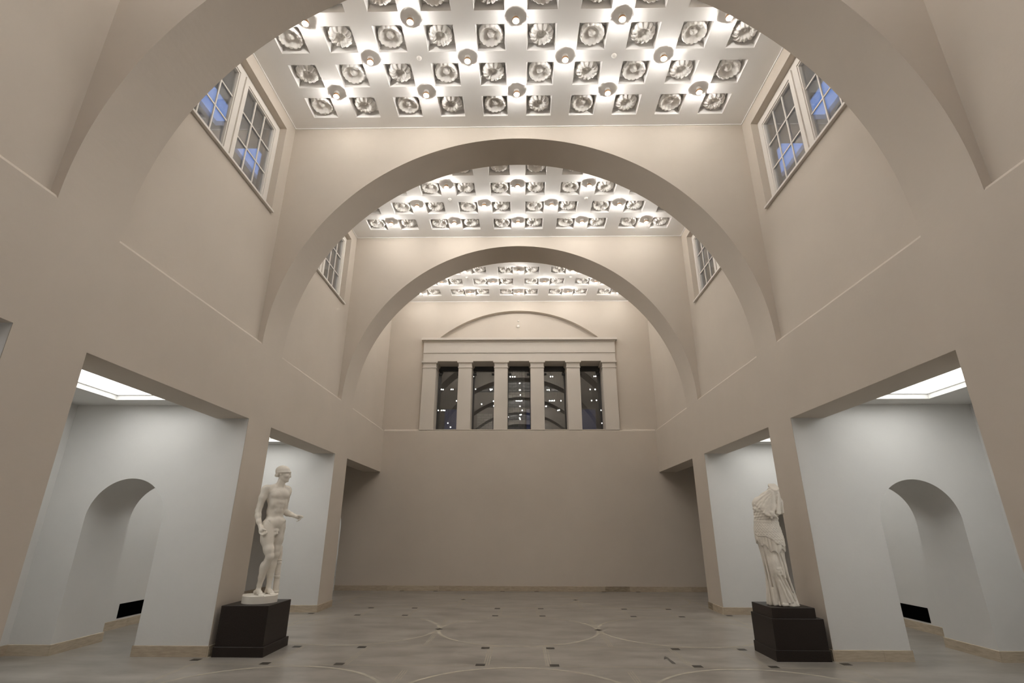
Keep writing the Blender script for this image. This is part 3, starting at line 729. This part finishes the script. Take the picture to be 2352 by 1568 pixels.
    # legs
    hipR, kneR, ankR = P(-.045, -.045, .86), P(.045, -.125, .485), P(-.035, -.01, .165)
    g.chain([(hipR, .098), (P(-.022, -.085, .70), .082), (P(.018, -.115, .57), .064), (kneR, .052)], .03)
    g.ell(kneR+P(.008, -.022, -.002), (.034, .026, .038), None, .02)
    g.chain([(kneR, .050), (P(.005, -.095, .385), .051), (P(-.018, -.05, .27), .042), (P(-.032, -.02, .19), .030), (P(-.036, -.01, .14), .030)], .02)
    g.ell(P(-.018, -.060, .365), (.045, .050, .085), None, .03)
    g.cap(P(-.040, .008, .128), P(-.070, .045, .118), .030, .026, .02)                 # heel
    g.chain([(P(-.036, -.02, .135), .032), (P(-.012, -.095, .116), .028), (P(.008, -.16, .104), .026)], .02)
    for i, (du, dl) in enumerate(((.030, .052), (.016, .050), (.003, .046), (-.010, .040), (-.022, .032))):
        b = P(.006+du*.9-.008, -.160, .100); g.cap(b, b+P(du*.15+.012, -dl, -.006), .0125-.001*i, .0105-.001*i, .006)
    hipL, kneL, ankL = P(.100, .050, .86), P(.112, .040, .50), P(.085, .07, .17)
    g.chain([(hipL, .095), (P(.104, .040, .70), .080), (P(.108, .035, .58), .062), (kneL, .053)], .03)
    g.ell(kneL+P(.02, -.035, 0), (.032, .026, .036), None, .02)
    g.chain([(kneL, .050), (P(.092, .055, .39), .053), (P(.086, .065, .28), .042), (ankL, .030), (P(.085, .065, .13), .031)], .02)
    g.cap(P(.080, .075, .122), P(.068, .105, .114), .030, .027, .02)
    g.chain([(P(.087, .06, .13), .032), (P(.118, -.005, .116), .029), (P(.145, -.06, .104), .026)], .02)
    for i in range(5):
        b = P(.165-.012*i, -.058-.008*i*.5, .100); g.cap(b, b+P(.022-.002*i, -.045+.004*i, -.006), .0125-.001*i, .0105-.001*i, .006)
    # his right arm (left in the photo)
    shR, elR, wrR = P(-.132, -.092, 1.362), P(-.188, -.085, 1.075), P(-.128, -.150, .865)
    g.ell(shR, (.058, .058, .062), None, .035)
    g.chain([(shR, .057), (P(-.162, -.092, 1.25), .050), (P(-.178, -.086, 1.14), .040), (elR, .038)], .02)
    g.chain([(elR, .038), (P(-.182, -.100, 1.01), .040), (P(-.160, -.125, .93), .032), (wrR, .023)], .02)
    pm = P(-.108, -.172, .812); g.cap(wrR, pm, .026, .033, .02); g.ell(pm, (.034, .028, .042), None, .015)
    for i in range(4):                                                                  # curled fingers
        k0 = pm+D(-.014+.012*i*.9, -.022+.004*i, -.030+.004*i); k1 = k0+D(.030, -.014, -.022); k2 = k1+D(.024, .010, .018); k3 = k2+D(-.008, .014, .014)
        g.chain([(k0, .0115), (k1, .0105), (k2, .0095), (k3, .0085)], .004)
    g.chain([(pm+P(.010, -.020, .025), .014), (pm+P(.036, -.036, .014), .0115), (pm+P(.056, -.032, .008), .0095)], .008)
    # his left arm (right in the photo), forearm held forward
    shL, elL, wrL = P(.148, .075, 1.362), P(.150, .115, 1.075), P(.285, -.010, 1.015)
    g.ell(shL, (.056, .056, .062), None, .035)
    g.chain([(shL, .050), (P(.145, .095, 1.24), .045), (elL, .038)], .02)
    g.chain([(elL, .038), (P(.190, .075, 1.052), .040), (P(.240, .030, 1.034), .032), (wrL, .022)], .02)
    pl = P(.328, -.045, 1.000); g.cap(wrL, pl, .024, .024, .02); g.ell(pl, (.034, .026, .022), None, .014)
    for i in range(4):
        k0 = pl+np.array([.022-.003*i, -.016+.009*i, .010-.011*i]); ln = (.036, .030, .026, .020)[i]
        k1 = k0+np.array([ln, -.012, .002-.004*i]); k2 = k1+np.array([ln*.5-.006*i, -.008, -.010-.002*i]); k3 = k2+np.array([-.008-.006*i, -.006, -.010])
        g.chain([(k0, .0105), (k1, .0098), (k2, .0088), (k3, .0080)], .003)
    g.chain([(pl+P(.0, -.016, .016), .012), (pl+P(.026, -.034, .016), .010), (pl+P(.048, -.040, .004), .0085)], .006)
    body = g.mesh('body', M_MARBLE, 1); body.parent = root
    # hair: cap of fine locks with a rolled fringe band
    hg = Sculpt((-.10, -.14, 1.56), (.22, .14, 1.82), 0.0042)
    hg.ell(T(-.018, 0, .036), (.102, .083, .082), H, 0)
    def cut(X, Y, Z):
        a = (X-hc[0])*hx[0]+(Y-hc[1])*hx[1]+(Z-hc[2])*hx[2]; c = (X-hc[0])*hz[0]+(Y-hc[1])*hz[1]+(Z-hc[2])*hz[2]
        return np.minimum(0.3, (0.030-c)+0*a) * (a > -0.02) + (a <= -0.02)*(-0.045-c)
    sl = (slice(None),)*3; X, Y, Z = hg._P(sl); hg.F = np.maximum(hg.F, cut(X, Y, Z)).astype(np.float32)
    a_ = (X-hc[0])*hx[0]+(Y-hc[1])*hx[1]+(Z-hc[2])*hx[2]; b_ = (X-hc[0])*hyv[0]+(Y-hc[1])*hyv[1]+(Z-hc[2])*hyv[2]; c_ = (X-hc[0])*hz[0]+(Y-hc[1])*hz[1]+(Z-hc[2])*hz[2]
    hg.F = hg.F+(0.0016*np.sin(np.arctan2(b_, a_+.02)*26+4*np.sin(c_*60))).astype(np.float32)
    n = 30
    for i in range(n):                                                                   # rolled locks round the brow
        t = -2.3+4.6*i/(n-1); r1, r2 = .092, .078
        q = T(-.006+r1*math.cos(t), r2*math.sin(t), .034-.030*(1-math.cos(t))*0.5)
        hg.ell(q, (.0135, .0135, .016), H, .006)
    for i in range(9):
        t = 2.2+1.9*i/8; hg.ell(T(-.010+.088*math.cos(t), .072*math.sin(t), -.030), (.014, .014, .024), H, .008)
    hair = hg.mesh('hair', M_MARBLE, 1); hair.parent = root
    # tree-trunk support
    tg = Sculpt((.08, .04, .06), (.26, .22, .76), 0.006)
    tg.chain([(P(.185, .13, .09), .043), (P(.176, .125, .30), .036), (P(.168, .12, .50), .034), (P(.165, .118, .60), .030)], .01)
    for zz in (.105, .115, .29, .305, .47, .485, .51): 
        cx = .185-.03*zz; tg.field((.08, .04, zz-.03), (.26, .22, zz+.03), lambda X, Y, Z: np.maximum(np.sqrt((X-cx)**2+(Y-.123)**2)-.045, np.abs(Z-zz)-.004), .006)
    tg.cap(P(.135, .075, .56), P(.165, .118, .52), .022, .03, .02)
    tr = tg.mesh('trunk_support', M_MARBLE, 1); tr.parent = root
    # rounded plinth: flat at the back, bowed at the front
    m = MB(); O = []
    for i in range(41):
        t = math.pi+math.pi*i/40; O.append((.222*math.cos(t), -.02+.205*math.sin(t)))
    O += [(.222, .14), (.18, .19), (-.18, .19), (-.222, .14)]
    n = len(O)
    lv = [(1.0, 0.0), (1.0, .085), (.99, .090), (.975, .092)]
    V = [(x*k, y*k, z) for k, z in lv for x, y in O]
    m.add(V, [(j*n+i, j*n+(i+1) % n, (j+1)*n+(i+1) % n, (j+1)*n+i) for j in range(len(lv)-1) for i in range(n)]+[tuple(range(n))[::-1], tuple(range(3*n, 4*n))], 0, False)
    m.build('plinth', M_MARBLE, root)
male_statue()

# ------------------------------------------------------------------ headless draped statue
def draped_statue():
    root = empty('marble_statue', (3.42, 7.50, 0.584), math.radians(-24.4))
    tag(root, 'weathered cream marble statue of a headless woman in long draped robe, on the right pedestal', 'statue')
    P = lambda u, w_, z: np.array([u, w_, z], float)
    LO, HI = (-0.30, -0.27, -0.005), (0.32, 0.24, 1.52)
    def prof(tab):
        t = np.array(tab, float); return lambda z: [np.interp(z, t[:, 0], t[:, i]) for i in range(1, t.shape[1])]
    def shell(tab, disp, p=2.3, zlo=None, zhi=None):
        pr = prof(tab)
        def fn(X, Y, Z):
            cu, cw, a, b = [np.float32(q) if np.isscalar(q) else q.astype(np.float32) for q in pr(Z)]
            x, y = X-cu, Y-cw; th = np.arctan2(-y, x)                                     # 0 = right, pi/2 = towards viewer
            q = (np.abs(x/a)**p+np.abs(y/b)**p)**(1/p); r = np.sqrt(x*x+y*y)
            d = (q-1)*np.minimum(a, b)*0.85-disp(th, Z, x, y)
            if zlo is not None: d = np.maximum(d, zlo(th, Z, x, y)-Z)
            if zhi is not None: d = np.maximum(d, Z-zhi(th, Z, x, y))
            return d
        return fn
    fold = lambda t, sh=0.55: np.abs(np.sin(t))**sh-0.6                                  # round ridge, narrow valley
    g = Sculpt(LO, HI, 0.0056)
    # skirt: vertical tube folds, one knee pushing forward, diagonal sweep to the right hem
    sk = [(0.0, .012, .0, .178, .150), (.05, .008, .0, .172, .148), (.20, .004, .0, .150, .135), (.36, -.004, .0, .132, .125), (.55, -.016, .0, .134, .125), (.75, -.025, .0, .152, .128), (.95, -.028, .0, .140, .115), (1.05, -.02, .0, .13, .11)]
    def sd(th, Z, x, y):
        low = np.clip((0.62-Z)/0.5, 0, 1)
        ph = 9*th+2.0*np.sin(2*th)+1.6*np.sin(Z*7)*0.5+(x*12)*(0.6-Z)
        kneem = np.exp(-((x+.005)/.055)**2-((Z-.44)/.24)**2)*(y < 0)
        d = (.013+.016*low)*fold(ph)*(1-.85*kneem)
        diag = np.exp(-((x-(.02+(.42-Z)*.30))/.05)**2)*(y < 0)*(Z < .42)
        d = d+.010*diag*fold(Z*26+x*40, .8)
        deep = np.exp(-((x-(-.035+(.35-Z)*.06))/.010)**2)*(y < 0)*np.clip((.44-Z)*5, 0, 1)
        deep2 = np.exp(-((x+.085-(.5-Z)*.04)/.009)**2)*(y < 0)*np.clip((.66-Z)*5, 0, 1)
        deep3 = np.exp(-((x-.075-(.5-Z)*.16)/.008)**2)*(y < 0)*np.clip((.66-Z)*5, 0, 1)
        deep4 = np.exp(-((x-.105-(.5-Z)*.20)/.008)**2)*(y < 0)*np.clip((.62-Z)*5, 0, 1)
        deep5 = np.exp(-((x+.120-(.5-Z)*.01)/.008)**2)*(y < 0)*np.clip((.60-Z)*5, 0, 1)
        return d-.036*deep-.030*deep2-.022*(deep3+deep4+deep5)
    g.field(LO, HI, shell(sk, sd, 2.2, zhi=lambda th, Z, x, y: 1.02))
    g.ell(P(-.005, -.095, .47), (.066, .060, .12), None, .05); g.cap(P(.0, -.095, .40), P(.055, -.10, .06), .050, .040, .05)
    g.cap(P(.05, -.08, .20), P(.135, -.06, .012), .030, .055, .04)                       # swept hem on the right
    for i, (a, b) in enumerate((((.03, -.155, .36), (.125, -.135, .06)), ((.015, -.160, .30), (.085, -.155, .05)), ((.05, -.15, .42), (.16, -.10, .08)), ((.085, -.12, .62), (.15, -.09, .18)), ((.055, -.13, .62), (.09, -.14, .34)))):
        g.cap(P(*a), P(*b), .008, .012, .012)
    for i, zz in enumerate((.44, .405, .375)): g.chain([(P(-.02, -.142, zz+.03), .003), (P(.015, -.149, zz-.004), .005), (P(.05, -.142, zz), .004), (P(.075, -.12, zz+.03), .003)], .022)
    g.cap(P(.02, -.158, .022), P(.065, -.150, .022), .022, .018, .01)                     # foot under the hem
    g.cap(P(-.07, -.13, .02), P(-.075, -.11, .20), .022, .016, .02)
    # overfold of the robe
    of = [(.60, -.018, .0, .158, .140), (.70, -.022, .0, .165, .142), (.80, -.028, .0, .172, .142), (.92, -.035, .0, .158, .130), (1.02, -.038, .0, .142, .118), (1.10, -.03, .0, .14, .11)]
    def od(th, Z, x, y): return .013*fold(10*th+1.5*np.sin(3*th)+Z*3)*np.clip((1.0-Z)*4, .2, 1)
    def olow(th, Z, x, y): return .660+.10*np.clip(-x/.15, 0, 1)+.022*np.sin(9*th+2)-.03*np.exp(-((x-.04)/.05)**2)
    g.field(LO, HI, shell(of, od, 2.2, zlo=olow, zhi=lambda th, Z, x, y: 1.05))
    # scaly cape below the belt, hem falling to the right
    ae = [(.70, -.020, .0, .172, .150), (.80, -.028, .0, .178, .150), (.92, -.036, .0, .168, .138), (1.00, -.040, .0, .150, .124), (1.1, -.03, .0, .14, .115)]
    def scales(th, Z, x, y):
        v = Z/.020; u = th*13+np.floor(v)*0.5*math.pi; return .0045*np.abs(np.sin(u))*(1-(v-np.floor(v)))
    def alow(th, Z, x, y): return .795-.62*(x+.02)*(y < 0)*1.0-.03*np.sin(th*3)+.05*np.clip((x-.07)/.05, 0, 1)
    g.field(LO, HI, shell(ae, scales, 2.2, zlo=alow, zhi=lambda th, Z, x, y: 1.03))
    # torso
    to = [(.97, -.036, .0, .142, .112), (1.03, -.035, .0, .140, .112), (1.10, -.020, .0, .150, .125), (1.20, -.004, .0, .160, .128), (1.28, .010, .0, .158, .115), (1.34, .035, .0, .130, .095), (1.39, .065, .0, .100, .080), (1.43, .10, .0, .070, .065), (1.46, .11, .0, .05, .05)]
    def td(th, Z, x, y):
        cape = (Z < 1.16-.55*(x+.02)) & (Z < 1.2)
        v = .006*fold(np.arctan2(x-.11, (Z-1.50))*15+1, .6)*np.where(cape, 0, 2.0)
        return v*np.where(y < 0, 1, .4)+np.where(cape, .006+.0030*np.sin(x*75+Z*55)*np.sin(Z*120-x*95), 0)
    g.field(LO, HI, shell(to, td, 2.2, zlo=lambda th, Z, x, y: .96))
    g.ell(P(-.055, -.085, 1.19), (.058, .050, .055), None, .03); g.ell(P(.085, -.085, 1.19), (.055, .048, .055), None, .03)
    g.ell(P(-.110, -.01, 1.25), (.062, .07, .085), None, .04); g.ell(P(.145, .0, 1.27), (.055, .065, .085), None, .04)
    g.cap(P(.165, .0, 1.27), P(.165, -.02, 1.14), .045, .030, .02)                        # sleeve drop on the right
    for k in range(3): g.cap(P(.150+.022*k, -.050, 1.33-.03*k), P(.150+.020*k, -.062, 1.13), .011, .013, .008)
    # pleats falling from the neck, V neckline
    for a, b, r0, r1 in (((.085, -.075, 1.41), (-.085, -.125, 1.20), .012, .013), ((.090, -.080, 1.40), (-.040, -.140, 1.13), .012, .016), ((.095, -.085, 1.39), (.005, -.150, 1.10), .012, .018), ((.100, -.090, 1.37), (.040, -.150, 1.06), .011, .018),
                         ((.170, -.060, 1.38), (.150, -.125, 1.12), .011, .016), ((.088, -.078, 1.40), (-.062, -.134, 1.16), .009, .012), ((.095, -.082, 1.39), (-.018, -.146, 1.11), .009, .013), ((.075, -.072, 1.42), (-.112, -.105, 1.22), .010, .012), ((.16, -.075, 1.34), (.132, -.14, 1.11), .009, .014), ((.105, -.085, 1.34), (.075, -.150, 1.13), .009, .014), ((.165, -.070, 1.35), (.115, -.145, 1.12), .009, .014), ((.06, -.07, 1.42), (-.14, -.08, 1.24), .013, .012)):
        g.cap(P(*a), P(*b), r0*.8, r1*.85, .016)
    for a, b in (((.045, -.150, 1.13), (.10, -.158, 1.085)), ((.05, -.152, 1.10), (.11, -.150, 1.06)), ((-.15, -.08, 1.18), (.02, -.15, 1.09))): g.cap(P(*a), P(*b), .011, .008, .024)
    g.cap(P(-.165, -.02, 1.015), P(.10, -.02, 1.0), .014, .014, .01)
    g.field(LO, HI, lambda X, Y, Z: np.maximum(np.abs(np.sqrt(((X+.036)/.143)**2+(Y/.118)**2)-1)*.118-.010, np.abs(Z-1.012+.05*X)-.013), .006)   # belt
    # neck stump with its slanted flat cut
    g.cap(P(.120, -.015, 1.36), P(.138, -.040, 1.50), .062, .052, .03)
    nrm = np.array([.25, -.62, .74]); nrm /= np.linalg.norm(nrm); c0 = P(.138, -.060, 1.445)
    X, Y, Z = g._P((slice(None),)*3); pl_ = (X-c0[0])*nrm[0]+(Y-c0[1])*nrm[1]+(Z-c0[2])*nrm[2]
    near = ((X-.138)**2+(Y+.05)**2+(Z-1.46)**2) < .13**2
    g.F = np.where(near, np.maximum(g.F, pl_), g.F).astype(np.float32); g.F = np.maximum(g.F, .002-Z).astype(np.float32)
    b = g.mesh('robed_body', M_MARBLE2, 0); b.parent = root
draped_statue()
